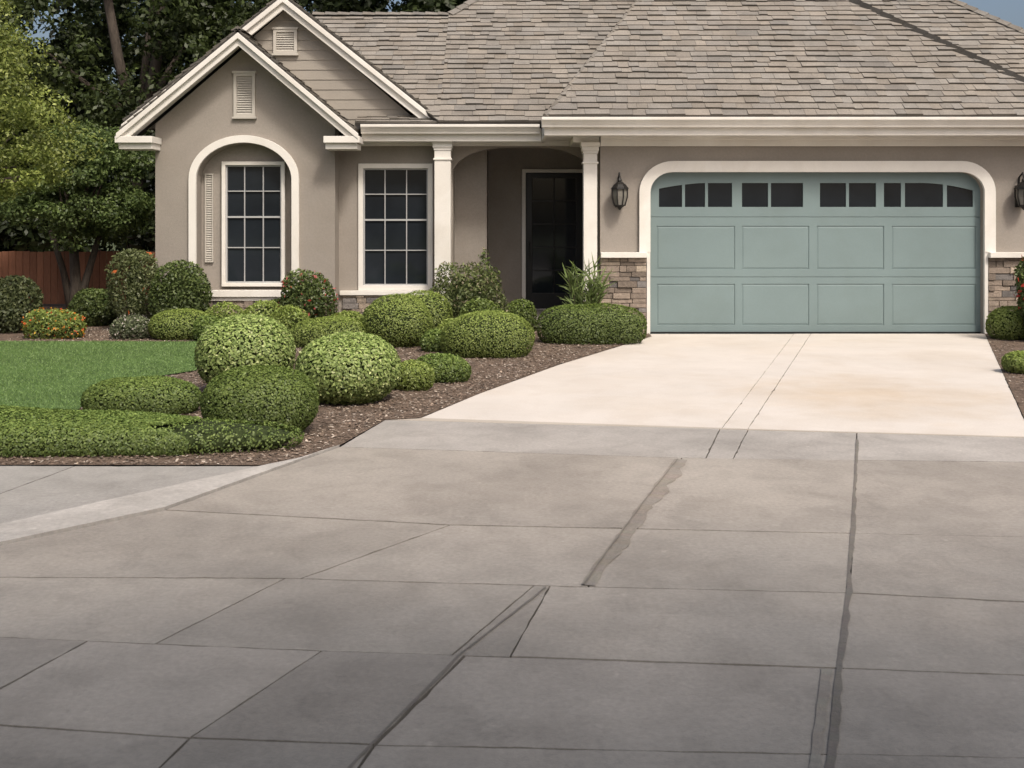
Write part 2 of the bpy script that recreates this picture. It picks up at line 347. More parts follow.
# garage door
gd=Geo(); YD=16.3; sc=YD/F
def zz(py): return CH-(py-HY)*sc
def xx(px): return (px-512)*sc
secs=[(zz(337),zz(277)),(zz(277),zz(217)),(zz(217),zz(171))]
cols=[(xx(657),xx(735)),(xx(742),xx(809)),(xx(817),xx(884)),(xx(892),xx(976))]
rows=[(zz(325),zz(284)),(zz(269),zz(226)),(zz(207),zz(183))]
groups=[[(659,682),(685,705),(708,732)],[(742,768),(771,803)],[(820,846),(849,876)],[(884,901),(905,943),(947,973)]]
def zt(x):
    r1=rows[2][1]; pxx=x/sc+512
    if pxx<705: return r1-.09*((705-pxx)/48)**1.6
    if pxx>925: return r1-.11*((pxx-925)/48)**1.6
    return r1
for si,(z0,z1) in enumerate(secs):
    outer=[(2.0,z0+.003),(6.97,z0+.003),(6.97,z1-.003),(2.0,z1-.003)]
    if si==2: outer=[(a,min(b,2.46)) for a,b in outer]
    holes=[]
    r0,r1=rows[si]
    if si<2:
        for c0,c1 in cols: holes.append([(c0,r0),(c1,r0),(c1,r1),(c0,r1)])
    else:
        for gr in groups:
            for a,b in gr:
                a=xx(a);b=xx(b); holes.append([(a,r0),(b,r0)]+[(b+(a-b)*t/4,zt(b+(a-b)*t/4)) for t in range(5)])
    gd.panel([outer]+holes,YD,YD+.03)
    if si<2:
        for (c0,c1) in cols:
            e=.028
            vs=[(c0,YD+.013,r0),(c1,YD+.013,r0),(c1,YD+.013,r1),(c0,YD+.013,r1),(c0+e,YD+.005,r0+e),(c1-e,YD+.005,r0+e),(c1-e,YD+.005,r1-e),(c0+e,YD+.005,r1-e)]
            gd.add(vs,[(4,5,6,7),(0,1,5,4),(1,2,6,5),(2,3,7,6),(3,0,4,7)])
gd.box(2.0,6.97,YD+.031,YD+.05,0,2.46)
gdo=gd.build('garage_door',[M_TEAL],house,bevel=0.003)
for gr in groups:
    g=Geo(); g.box(xx(gr[0][0])-.01,xx(gr[-1][1])+.01,YD+.018,YD+.0305,rows[2][0]-.01,rows[2][1]+.01); g.build('door_window',[M_GLASS],gdo)
g=Geo(); g.box(2.03,6.94,16.28,16.34,0.0,0.018); g.build('door_seal',[M_BLACK],gdo)
def window(x0,x1,z0,z1,y,cols,fr_rows,t=.085,sill=True):
    g=Geo()
    g.panel([[(x0-t,z0-t),(x1+t,z0-t),(x1+t,z1+t),(x0-t,z1+t)],[(x0,z0),(x1,z0),(x1,z1),(x0,z1)]],y-.05,y+.02)
    if sill: g.box(x0-t-.03,x1+t+.03,y-.09,y-.0,z0-t-.05,z0-t-.003)
    fr=g.build('window',[M_TRIM],house,bevel=0.004)
    g=Geo()
    g.panel([[(x0-.0,z0-.0),(x1,z0),(x1,z1),(x0,z1)],[(x0+.022,z0+.022),(x1-.022,z0+.022),(x1-.022,z1-.022),(x0+.022,z1-.022)]],y-.01,y+.03)
    for k in range(1,cols):
        x=x0+(x1-x0)*k/cols; w=.0075
        g.box(x-w,x+w,y+.0,y+.022,z0+.02,z1-.02)
    for k,fz in enumerate(fr_rows):
        z=z0+(z1-z0)*fz; w=.014 if k==1 else .0075
        g.box(x0+.02,x1-.02,y+.002,y+.020,z-w,z+w)
    g.build('muntin',[M_SASH],fr)
    g=Geo(); g.box(x0+.0,x1-.0,y+.031,y+.04,z0,z1); g.build('glass',[M_GLASS],fr)
window(-4.45,-3.58,.70,2.53,17.11,3,(.30,.56,.78),sill=False,t=.055)
window(-2.34,-1.32,.65,2.49,17.32,3,(.30,.56,.78),t=.075)
def vent(x0,x1,z0,z1,y):
    g=Geo(); t=.045
    g.panel([[(x0,z0),(x1,z0),(x1,z1),(x0,z1)],[(x0+t,z0+t),(x1-t,z0+t),(x1-t,z1-t),(x0+t,z1-t)]],y-.04,y-.001)
    g.box(x0-.02,x1+.02,y-.055,y-.001,z1,z1+.03); g.box(x0-.02,x1+.02,y-.055,y-.001,z0-.03,z0)
    z=z0+t
    while z<z1-t-.02:
        g.add([(x0+t,y-.03,z),(x1-t,y-.03,z),(x1-t,y-.004,z+.032),(x0+t,y-.004,z+.032)],[(0,1,2,3)]); z+=.036
    g.box(x0+t,x1-t,y-.004,y-.001,z0+t,z1-t)
    g.build('gable_vent',[M_VENT],house,recalc=False)
vent(-4.27,-3.94,3.26,3.93,16.9); vent(-3.73,-3.36,4.28,4.66,17.22)
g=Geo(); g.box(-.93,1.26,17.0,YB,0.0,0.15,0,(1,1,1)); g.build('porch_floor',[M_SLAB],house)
YE=YB-.02
g=Geo(); g.panel([[(.17,.15),(1.259,.15),(1.259,2.56),(.17,2.56)],[(.235,.16),(1.215,.16),(1.215,2.50),(.235,2.50)]],YE-.06,YE+.015)
g.build('door_frame',[M_TRIM],house,bevel=.005)
g=Geo(); x0,x1=.24,1.21
holes=[]
for k in range(2):
    for r in range(5):
        a=x0+.11+k*.385; b=a+.365; c=.43+r*.4
        holes.append([(a,c),(b,c),(b,c+.375),(a,c+.375)])
g.panel([[(x0,.165),(x1,.165),(x1,2.495),(x0,2.495)]]+holes,YE-.03,YE+.005)
ed=g.build('entry_door',[M_BLACK],house,bevel=.006)
g=Geo(); g.box(x0+.05,x1-.05,YE-.006,YE+.004,.4,2.44); g.build('glass',[M_GLASS],ed)
g=Geo(); g.tube([(.30,YE-.07,1.05),(.30,YE-.07,1.3)],[.012,.012]); g.box(.283,.317,YE-.06,YE-.02,1.02,1.05); g.box(.283,.317,YE-.06,YE-.02,1.3,1.33); g.build('handle',[M_METAL],ed)
def lantern(x):
    y=16.03; g=Geo(); n=8
    def ring(z,r): return [(x+r*math.cos(2*math.pi*k/n+.39),y+r*math.sin(2*math.pi*k/n+.39),z) for k in range(n)]
    def fr(g,z0,r0,z1,r1):
        a=ring(z0,r0);b=ring(z1,r1); g.add(a+b,[tuple(range(n)),tuple(range(n,2*n))]+[(k,(k+1)%n,n+(k+1)%n,n+k) for k in range(n)])
    for a in ((1.86,.05,1.89,.085),(1.82,.012,1.86,.04),(2.12,.135,2.145,.13),(2.145,.125,2.19,.09),(2.19,.088,2.23,.04),(2.23,.03,2.25,.035),(2.25,.035,2.30,.006)): fr(g,*a)
    for k in range(n):
        a=2*math.pi*k/n+.39
        g.tube([(x+.08*math.cos(a),y+.08*math.sin(a),1.88),(x+.118*math.cos(a),y+.118*math.sin(a),2.01),(x+.118*math.cos(a),y+.118*math.sin(a),2.13)],[.009]*3,5)
    g.tube([(x,y+.16,1.92),(x,y+.18,2.05),(x,y+.15,2.3),(x,y+.04,2.36),(x,y,2.29)],[.014]*5,6)
    g.box(x-.055,x+.055,16.17,16.199,1.86,2.18)
    l=g.build('wall_lantern',[M_METAL],house)
    g=Geo(); fr(g,1.89,.075,2.01,.108); fr(g,2.011,.108,2.12,.108)
    g.build('lamp_glass',[M_LGLASS],l)
lantern(1.57); lantern(7.46)
# ---------------------------------------------------------------- GROUND
g=Geo(); g.add([(-300,-100,-.08),(300,-100,-.08),(300,500,-.08),(-300,500,-.08)],[(0,1,2,3)]); o=g.build('ground',[M_EARTH],recalc=False); o['kind']='structure'
g=Geo(); g.add([(-25,-30,-.025),(25,-30,-.025),(25,16.25,-.025),(-25,16.25,-.025)],[(0,1,2,3)]); o=g.build('pavement_base',[M_JOINT],recalc=False); o['kind']='structure'
def area(p): return sum(p[i][0]*p[(i+1)%len(p)][1]-p[(i+1)%len(p)][0]*p[i][1] for i in range(len(p)))/2
def inset(p,d):
    if area(p)<0: p=p[::-1]
    n=len(p); out=[]
    for i in range(n):
        a=Vector(p[i-1]);b=Vector(p[i]);c=Vector(p[(i+1)%n])
        d1=(b-a).normalized();d2=(c-b).normalized(); n1=Vector((-d1.y,d1.x));n2=Vector((-d2.y,d2.x))
        m=(n1+n2)
        if m.length<1e-3: out.append((b.x,b.y)); continue
        m.normalize(); k=d/max(.35,m.dot(n1)); out.append((b.x+m.x*k,b.y+m.y*k))
    return out
def subdiv(p,step=.07,amp=.0022):
    out=[]; n=len(p)
    for i in range(n):
        a=Vector(p[i]);b=Vector(p[(i+1)%n]); k=max(1,min(90,int((b-a).length/step)))
        d=(b-a).normalized() if (b-a).length>0 else Vector((1,0)); nn=Vector((-d.y,d.x))
        for j in range(k):
            q=a.lerp(b,j/k)
            if j>0: q=q+nn*(random.uniform(-amp,amp)+(random.uniform(0,.009) if random.random()<.07 else 0))
            out.append((q.x,q.y))
    return out
def slab(g,pxs,col,d=.007,z=0.0,rag=True):
    p=inset([GP(*q) for q in pxs],d)
    if rag: p=subdiv(p)
    n=len(p)
    tris=tessellate_polygon([[Vector((a,b,0)) for a,b in p]])
    zt=z+random.uniform(-.002,.002)
    vs=[(a,b,zt) for a,b in p]+[(a,b,-.024) for a,b in p]
    c=tuple(col)
    g.add(vs,[tuple(t) for t in tris] if n>4 else [tuple(range(n))],0,c)
    g.add(vs,[(i,(i+1)%n,n+(i+1)%n,n+i) for i in range(n)],0,tuple(x*.7 for x in col))
def HI(H,x): return float(np.interp(x,[a for a,b in H],[b for a,b in H]))
H0=[(385,420),(1024,437),(2400,474)]
H1=[(340,447),(680,458),(1024,462),(2400,482)]
H2=[(165,510),(450,525),(1024,537),(2400,562)]
H3=[(-1600,562),(-130,573),(0,577),(280,578),(590,587),(850,593),(1024,602),(2400,650)]
H4=[(-1600,590),(0,637),(320,651),(520,657),(840,668),(1024,675),(2400,730)]
H5=[(-1600,640),(0,725),(190,738),(380,745),(1024,758),(2400,810)]
H6=[(-2400,820),(1700,960),(3400,1000)]
rowsS=[(H0,H1,[(385,340),(720,706),(748,733),(857,856),(2400,2400)],(1.03,1.06,1.11),[1,1,1.02,1.05]),
 (H1,H2,[(340,165),(682,632),(856,853),(2400,2400)],(.97,.97,.97),[1.0,1.03,.97]),
 (H2,H3,[(165,-130),(450,300),(632,588),(853,849),(2400,2400)],(1,1,1),[1.0,1.04,1.0,.95]),
 (H3,H4,[(-1600,-1600),(-300,-700),(285,155),(534,452),(550,510),(849,840),(2400,2400)],(1.03,1.03,1.03),[1,1.02,.95,.86,1.04,.96]),
 (H4,H5,[(-1600,-1600),(88,-60),(322,190),(465,375),(840,832),(2400,2400)],(.98,.98,.99),[.95,1.06,.88,1.04,.97]),
 (H5,H6,[(-1600,-2400),(190,20),(375,260),(832,812),(2400,2800)],(.97,.97,.98),[1.0,.9,1.04,.95])]
g=Geo()
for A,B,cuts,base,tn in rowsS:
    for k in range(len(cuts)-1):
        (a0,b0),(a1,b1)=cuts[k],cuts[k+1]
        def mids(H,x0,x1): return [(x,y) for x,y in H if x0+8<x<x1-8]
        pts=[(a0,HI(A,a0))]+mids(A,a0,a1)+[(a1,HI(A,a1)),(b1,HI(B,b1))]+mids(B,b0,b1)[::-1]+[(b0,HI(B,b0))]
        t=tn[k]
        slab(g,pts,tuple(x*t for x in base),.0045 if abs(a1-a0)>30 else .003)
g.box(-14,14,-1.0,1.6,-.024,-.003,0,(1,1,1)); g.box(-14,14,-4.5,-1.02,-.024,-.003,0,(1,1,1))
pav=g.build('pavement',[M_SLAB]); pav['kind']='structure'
g=Geo()
def strip(pl,w,col=(.5,.5,.5),z=.0045,w2=None,rg=.25):
    w2=w2 or w
    pts=[Vector(GP(*q)) for q in pl]; res=[]
    for i in range(len(pts)-1):
        n=max(2,int((pts[i+1]-pts[i]).length/.05))
        for k in range(n): res.append(pts[i].lerp(pts[i+1],k/n))
    res.append(pts[-1]); Lf=[];Rt=[]; m=0
    for i,q in enumerate(res):
        m=m*.7+random.uniform(-.3,.3)*rg
        ww=(w+(w2-w)*i/(len(res)-1))*(1+m*1.5)
        d=(res[min(i+1,len(res)-1)]-res[max(i-1,0)]).normalized(); nn=Vector((-d.y,d.x))
        q=q+nn*w*m
        Lf.append(q+nn*(ww/2*random.uniform(.88,1.08))); Rt.append(q-nn*(ww/2*random.uniform(.88,1.08)))
    vs=[(a.x,a.y,z) for a in Lf]+[(a.x,a.y,z) for a in Rt]; n=len(Lf)
    for i in range(n-1): g.add([vs[i],vs[i+1],vs[n+i+1],vs[n+i]],[(0,1,2,3)],0,tuple(c*random.uniform(.97,1.03) for c in col))
strip([(857,440),(855,490),(849,593),(840,668),(832,757),(818,840)],.016,(.5,.49,.48),w2=.03,rg=.5)
strip([(826,670),(817,756),(800,850)],.035,(.82,.81,.80),rg=.5)
strip([(682,460),(655,495),(588,586)],.10,(.76,.74,.72),w2=.07,rg=.3)
strip([(678,460),(650,495),(583,586)],.007,(.5,.49,.48),z=.009,rg=.8)
strip([(546,588),(458,657),(372,745),(290,830)],.011,(.5,.49,.48),rg=.6)
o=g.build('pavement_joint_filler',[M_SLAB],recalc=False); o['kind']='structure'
g=Geo()
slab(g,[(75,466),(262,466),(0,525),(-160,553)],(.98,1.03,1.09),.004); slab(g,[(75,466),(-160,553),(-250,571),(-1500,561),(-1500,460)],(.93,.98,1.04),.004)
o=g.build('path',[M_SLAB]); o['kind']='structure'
g=Geo()
slab(g,[(340,446),(165,509),(-130,572),(-250,572),(0,526),(262,467),(300,459)],(1.36,1.42,1.5),.002,z=.012)
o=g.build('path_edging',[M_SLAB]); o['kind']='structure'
g=Geo()
dc=(.615,.565,.51)
slab(g,[(652,333.8),(794,333.8),(722,428),(420,418),(480,393),(560,364)],dc,.003)
slab(g,[(794,333.8),(811,333.8),(748,429),(722,428)],tuple(x*.99 for x in dc),.0035)
slab(g,[(811,333.8),(985,333.8),(1032,437),(748,429)],dc,.003)
slab(g,[(420,418),(722,428),(748,429),(1032,437),(1032,438.0),(718,429),(385,420)],(.45,.4,.34),.0,rag=False)
o=g.build('driveway',[M_DRIVE]); o['kind']='structure'
bedL=[GP(340,446),GP(300,459),GP(262,466),(-13.5,7.39),(-25,7.4),(-25,26),(2.0,26),(2.0,16.2),GP(652,336.5),GP(560,364.5),GP(480,393.5),GP(420,418.5),GP(385,420.5)]
bedR=[GP(985,334.5),GP(1033,437.5),(25,GP(1033,437.5)[1]),(25,26),(7.0,26)]
g=Geo()
for b in (bedL,bedR):
    tr=tessellate_polygon([[Vector((x,y,0)) for x,y in b]]); g.add([(x,y,.006) for x,y in b],[tuple(t) for t in tr])
o=g.build('planting_bed_soil',[M_MULCH],recalc=False); o['kind']='structure'
lawn=[(-25,15.3),GP(205,343),GP(214,352),GP(196,372),GP(120,384),GP(90,402),GP(70,418),(-25,9.0)]
tr=tessellate_polygon([[Vector((x,y,0)) for x,y in lawn]]); g=Geo(); g.add([(x,y,.02) for x,y in lawn],[tuple(t) for t in tr]); o=g.build('lawn',[M_LAWN],recalc=False); o['kind']='structure'
def inpoly(P,x,y):
    c=np.zeros(len(x),bool); n=len(P); j=n-1
    for i in range(n):
        xi,yi=P[i];xj,yj=P[j]
        if yi!=yj: c^=((yi>y)!=(yj>y))&(x<(xj-xi)*(y-yi)/(yj-yi)+xi)
        j=i
    return c
def rawmesh(name,V,nv,C,mats,mi=None):
    N=len(V)//nv; me=bpy.data.meshes.new(name)
    me.vertices.add(len(V)); me.vertices.foreach_set('co',V.astype(np.float32).ravel())
    me.loops.add(len(V)); me.loops.foreach_set('vertex_index',np.arange(len(V),dtype=np.int32))
    me.polygons.add(N); me.polygons.foreach_set('loop_start',np.arange(0,len(V),nv,dtype=np.int32))
    for m in mats: me.materials.append(m)
    if mi is not None: me.polygons.foreach_set('material_index',mi.astype(np.int32))
    at=me.attributes.new('Col','FLOAT_COLOR','FACE'); at.data.foreach_set('color',np.hstack([C,np.ones((N,1))]).astype(np.float32).ravel())
    me.update(calc_edges=True); me.validate()
    return me
N=80000; x=rng.uniform(-9.0,-2.8,N); y=rng.uniform(9.0,15.4,N); k=inpoly(lawn,x,y); x=x[k];y=y[k]; N=len(x)
a=rng.uniform(0,6.28,N); h=rng.uniform(.010,.024,N); w=rng.uniform(.003,.006,N); le=rng.normal(0,.014,(N,2))
V=np.zeros((N,3,3)); V[:,0]=np.c_[x-w*np.cos(a),y-w*np.sin(a),np.full(N,.018)]; V[:,1]=np.c_[x+w*np.cos(a),y+w*np.sin(a),np.full(N,.018)]; V[:,2]=np.c_[x+le[:,0],y+le[:,1],.02+h]
t=rng.uniform(.88,1.12,(N,1)); C=np.array([[.175,.275,.085]])*t
me=rawmesh('grass',V.reshape(-1,3),3,C,[M_LEAF]); o=bpy.data.objects.new('grass',me); COL.objects.link(o); tag(o,'short mown green lawn grass','grass',kind='stuff')
N=80000; x=rng.uniform(-7,2.0,N); y=rng.uniform(7.3,17,N); k=inpoly(bedL,x,y)&~inpoly(lawn,x,y); x=x[k];y=y[k]
x2=rng.uniform(4,9,12000); y2=rng.uniform(8.2,16.2,12000); k=inpoly(bedR,x2,y2); x=np.r_[x,x2[k]];y=np.r_[y,y2[k]]; N=len(x)
a=rng.uniform(0,6.28,N); l=rng.uniform(.006,.018,N); w=rng.uniform(.003,.009,N); u=np.c_[np.cos(a),np.sin(a),rng.normal(0,.2,N)]*l[:,None]; v=np.c_[-np.sin(a),np.cos(a),rng.normal(0,.2,N)]*w[:,None]
c=np.c_[x,y,rng.uniform(.009,.02,N)]
V=np.stack([c-u-v,c+u-v,c+u*.8+v,c-u*.9+v],1).reshape(-1,3)
sel=rng.random(N); C=np.where(sel[:,None]<.6,np.array([[.19,.14,.105]]),np.where(sel[:,None]<.82,np.array([[.30,.235,.18]]),np.array([[.46,.39,.32]])))*rng.uniform(.65,1.25,(N,1))
me=rawmesh('mulch',V,4,C,[M_CHIP]); o=bpy.data.objects.new('mulch',me); COL.objects.link(o); tag(o,'brown bark mulch with pale chips in planting beds','mulch',kind='stuff')
# ---------------------------------------------------------------- PLANTS
def leaves(c,n,size,aspect,C,droop=0.0,spread=.8):
    N=len(c); nn=n+rng.normal(0,spread,(N,3)); nn/=np.linalg.norm(nn,axis=1)[:,None]
    t=rng.normal(0,1,(N,3)); t[:,2]+=.5-droop; t-=nn*(t*nn).sum(1)[:,None]; t/=np.linalg.norm(t,axis=1)[:,None]
    b=np.cross(nn,t); s=size*rng.uniform(.65,1.35,N)[:,None]
    V=np.stack([c-t*s*.5,c+b*s*aspect*.5+nn*s*.12,c+t*s*.5,c-b*s*aspect*.5+nn*s*.12],1)
    return V.reshape(-1,3)
def mixcol(N,a,b,bright=.2,p=1.0):
    t=rng.random((N,1))**p; return (np.array(a)*(1-t)+np.array(b)*t)*rng.uniform(1-bright,1+bright,(N,1))
def bush_data(rx,ry,rz,h,n=2.2,N=8000,leaf=.03,ca=(.03,.05,.012),cb=(.07,.1,.025),lump=.05,inner=.025,aspect=.6,tip=None,spread=.35,fl=None,p=1.0,lf=6.0,up=.4,droop=0,core=True):
    R=np.array([rx,ry,rz]); n0=N*2
    if rx>3*ry:
        ar=np.array([ry*rz,rx*rz,rx*ry]); ax=rng.choice(3,n0,p=ar/ar.sum()); q=rng.uniform(-1,1,(n0,3)); q[np.arange(n0),ax]=rng.choice([-1,1],n0); pt=q*R
        r=(np.abs(pt/R)**n).sum(1)**(-1/n); pt=pt*r[:,None]
    else:
        d=rng.normal(0,1,(N*5,3)); d/=np.linalg.norm(d,axis=1)[:,None]
        r=(np.abs(d/R)**n).sum(1)**(-1/n); pt=d*r[:,None]
        g=np.sign(pt)*np.abs(pt/R)**(n-1)/R; g/=np.linalg.norm(g,axis=1)[:,None]
        w=r**2/np.maximum((g*d).sum(1),.2); w/=w.sum()
        ix=rng.choice(len(pt),n0,p=w); pt=pt[ix]
    g=np.sign(pt)*np.abs(pt/R)**(n-1)/R; g/=np.linalg.norm(g,axis=1)[:,None]
    K=rng.normal(0,lf,(14,3)); ph=rng.uniform(0,6.28,14)
    def lum(q): return np.sin(q@K.T+ph).sum(1)/math.sqrt(14)
    ms=min(rx,ry,rz)
    off=lum(pt)*lump*ms-np.abs(rng.normal(0,inner*ms,len(pt)))+rng.normal(0,.006,len(pt))*leaf/.03
    q=pt+g*off[:,None]; q[:,2]+=h-rz; k=q[:,2]>.01; q=q[k][:N];g=g[k][:N]; M=len(q)
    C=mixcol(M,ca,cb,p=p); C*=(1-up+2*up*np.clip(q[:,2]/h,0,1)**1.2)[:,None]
    V=leaves(q,g+np.array([0,0,.25]),leaf,aspect,C,spread=spread,droop=droop)
    mi=np.zeros(M)
    if tip is not None:
        s=rng.random(M)<tip[1]; C[s]=np.array(tip[0])*rng.uniform(.8,1.2,(s.sum(),1))
    if fl is not None:
        s=rng.random(M)<fl[1]; C[s]=np.array(fl[0])[rng.integers(0,len(fl[0]),s.sum())]
        Vr=V.reshape(-1,4,3); cc=Vr[s].mean(1,keepdims=True); Vr[s]=cc+(Vr[s]-cc)*fl[2]+g[s][:,None,:]*.03; V=Vr.reshape(-1,3)
    if not core: return V,C,mi
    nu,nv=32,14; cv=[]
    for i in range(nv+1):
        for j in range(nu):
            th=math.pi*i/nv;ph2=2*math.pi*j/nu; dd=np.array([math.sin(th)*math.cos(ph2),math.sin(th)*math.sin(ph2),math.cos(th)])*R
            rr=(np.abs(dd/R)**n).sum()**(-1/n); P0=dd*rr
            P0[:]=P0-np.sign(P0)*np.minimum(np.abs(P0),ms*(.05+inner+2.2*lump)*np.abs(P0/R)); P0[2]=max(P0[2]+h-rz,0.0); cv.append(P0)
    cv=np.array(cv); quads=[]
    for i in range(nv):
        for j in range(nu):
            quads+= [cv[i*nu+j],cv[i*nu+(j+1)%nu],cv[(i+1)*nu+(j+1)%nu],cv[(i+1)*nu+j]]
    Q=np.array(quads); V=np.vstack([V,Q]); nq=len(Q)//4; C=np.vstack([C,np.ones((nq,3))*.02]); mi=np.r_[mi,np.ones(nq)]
    return V,C,mi
def bush(name,px,pyb,wpx,pyt,label,cat,dry=.9,n=2.2,rzf=.55,group=None,Yc=None,**kw):
    if Yc is None:
        Yf=F*CH/(pyb-HY); rx=wpx*Yf/F/2; Yc=Yf+rx*dry*.75
    rx=wpx*Yc/F/2*.98; h=max(.1,ZW(pyt,Yc)); x=XW(px,Yc)
    V,C,mi=bush_data(rx,rx*dry,h*rzf,h,n=n,**kw)
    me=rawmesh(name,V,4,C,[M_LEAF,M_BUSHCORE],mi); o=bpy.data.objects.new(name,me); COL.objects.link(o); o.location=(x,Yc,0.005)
    tag(o,label,cat,group); return o
DG=dict(ca=(.08,.12,.026),cb=(.17,.22,.055))
HG=dict(ca=(.09,.14,.032),cb=(.21,.275,.07))
MG=dict(ca=(.05,.078,.02),cb=(.13,.165,.05))
YG=dict(ca=(.14,.195,.038),cb=(.28,.335,.09))
PG=dict(ca=(.16,.225,.06),cb=(.35,.43,.14))
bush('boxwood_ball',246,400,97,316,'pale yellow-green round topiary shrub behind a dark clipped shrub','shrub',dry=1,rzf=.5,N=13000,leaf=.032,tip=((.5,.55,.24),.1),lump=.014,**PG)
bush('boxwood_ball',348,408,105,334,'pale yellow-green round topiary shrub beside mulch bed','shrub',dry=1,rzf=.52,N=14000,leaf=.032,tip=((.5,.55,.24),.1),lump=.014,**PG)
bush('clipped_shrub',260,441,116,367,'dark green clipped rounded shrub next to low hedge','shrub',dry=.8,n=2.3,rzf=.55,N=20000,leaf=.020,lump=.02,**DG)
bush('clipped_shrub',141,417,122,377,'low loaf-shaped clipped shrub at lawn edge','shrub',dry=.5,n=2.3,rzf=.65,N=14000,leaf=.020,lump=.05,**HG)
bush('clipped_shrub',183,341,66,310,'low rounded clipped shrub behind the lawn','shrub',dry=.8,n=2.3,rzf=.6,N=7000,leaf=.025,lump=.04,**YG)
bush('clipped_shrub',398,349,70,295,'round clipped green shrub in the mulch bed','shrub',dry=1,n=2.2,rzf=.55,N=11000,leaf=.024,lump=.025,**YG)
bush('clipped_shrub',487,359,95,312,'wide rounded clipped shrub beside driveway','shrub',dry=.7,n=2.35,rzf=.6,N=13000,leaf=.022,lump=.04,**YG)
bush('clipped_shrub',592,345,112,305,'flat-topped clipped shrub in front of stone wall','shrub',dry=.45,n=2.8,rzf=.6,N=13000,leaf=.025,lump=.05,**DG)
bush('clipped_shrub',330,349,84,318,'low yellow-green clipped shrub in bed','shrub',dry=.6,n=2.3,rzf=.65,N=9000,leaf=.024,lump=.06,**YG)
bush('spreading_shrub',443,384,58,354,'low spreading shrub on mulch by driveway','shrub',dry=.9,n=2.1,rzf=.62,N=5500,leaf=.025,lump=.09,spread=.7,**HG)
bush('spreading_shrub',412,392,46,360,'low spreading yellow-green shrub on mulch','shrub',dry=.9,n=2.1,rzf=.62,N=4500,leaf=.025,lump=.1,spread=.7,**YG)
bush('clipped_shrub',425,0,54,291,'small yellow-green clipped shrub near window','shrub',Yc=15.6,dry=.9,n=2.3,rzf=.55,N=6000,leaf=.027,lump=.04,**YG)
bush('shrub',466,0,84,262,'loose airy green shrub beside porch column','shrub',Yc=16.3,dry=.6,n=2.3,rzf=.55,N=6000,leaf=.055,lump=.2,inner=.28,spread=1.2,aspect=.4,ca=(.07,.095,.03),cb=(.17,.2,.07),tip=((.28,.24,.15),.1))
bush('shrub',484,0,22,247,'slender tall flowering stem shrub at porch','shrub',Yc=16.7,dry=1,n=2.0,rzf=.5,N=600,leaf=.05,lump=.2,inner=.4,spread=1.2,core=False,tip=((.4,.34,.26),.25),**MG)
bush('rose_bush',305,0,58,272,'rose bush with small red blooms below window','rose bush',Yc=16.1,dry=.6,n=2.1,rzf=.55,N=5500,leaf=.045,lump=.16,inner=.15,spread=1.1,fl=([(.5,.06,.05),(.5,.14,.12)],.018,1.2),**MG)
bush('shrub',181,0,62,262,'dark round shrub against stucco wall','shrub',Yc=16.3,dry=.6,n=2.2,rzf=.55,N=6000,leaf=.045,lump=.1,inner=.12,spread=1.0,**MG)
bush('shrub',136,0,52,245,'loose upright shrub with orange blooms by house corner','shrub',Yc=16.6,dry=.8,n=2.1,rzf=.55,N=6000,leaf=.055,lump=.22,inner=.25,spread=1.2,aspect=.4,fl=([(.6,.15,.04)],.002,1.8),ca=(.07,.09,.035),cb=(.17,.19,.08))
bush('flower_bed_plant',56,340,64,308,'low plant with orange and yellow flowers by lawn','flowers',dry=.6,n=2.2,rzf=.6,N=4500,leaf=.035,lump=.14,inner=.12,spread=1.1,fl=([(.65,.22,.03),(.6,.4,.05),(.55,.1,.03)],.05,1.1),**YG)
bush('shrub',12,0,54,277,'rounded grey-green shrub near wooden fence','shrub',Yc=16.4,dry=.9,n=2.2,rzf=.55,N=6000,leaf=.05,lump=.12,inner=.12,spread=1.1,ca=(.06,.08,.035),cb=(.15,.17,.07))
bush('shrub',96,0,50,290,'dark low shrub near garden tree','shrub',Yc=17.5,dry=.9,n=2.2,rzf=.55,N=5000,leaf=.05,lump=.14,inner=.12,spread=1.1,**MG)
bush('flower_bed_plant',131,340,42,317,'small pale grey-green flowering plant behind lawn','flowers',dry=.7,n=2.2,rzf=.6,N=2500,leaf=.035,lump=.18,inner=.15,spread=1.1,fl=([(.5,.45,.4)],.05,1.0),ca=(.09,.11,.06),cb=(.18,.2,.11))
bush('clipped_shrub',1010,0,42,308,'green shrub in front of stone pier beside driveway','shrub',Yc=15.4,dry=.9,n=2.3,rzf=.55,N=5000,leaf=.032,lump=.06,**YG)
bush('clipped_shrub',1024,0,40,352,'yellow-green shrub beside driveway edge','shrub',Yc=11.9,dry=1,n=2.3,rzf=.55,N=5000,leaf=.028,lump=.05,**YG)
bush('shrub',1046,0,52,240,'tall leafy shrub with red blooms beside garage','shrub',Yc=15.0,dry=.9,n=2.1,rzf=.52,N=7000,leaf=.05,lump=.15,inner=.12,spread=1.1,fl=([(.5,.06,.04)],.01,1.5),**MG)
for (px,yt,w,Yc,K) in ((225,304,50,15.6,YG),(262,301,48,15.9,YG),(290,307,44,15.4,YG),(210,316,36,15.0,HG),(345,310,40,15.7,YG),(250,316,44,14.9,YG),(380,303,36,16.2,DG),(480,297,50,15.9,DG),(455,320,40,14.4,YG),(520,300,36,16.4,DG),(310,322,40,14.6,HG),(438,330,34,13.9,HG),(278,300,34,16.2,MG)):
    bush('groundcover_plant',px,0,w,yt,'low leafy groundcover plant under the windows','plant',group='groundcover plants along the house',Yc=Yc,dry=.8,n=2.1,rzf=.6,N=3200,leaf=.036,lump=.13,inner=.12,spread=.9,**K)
V,C,mi=bush_data(2.9,.38,.20,.28,n=2.4,N=66000,leaf=.021,lump=.09,lf=2.6,inner=.02,**HG)
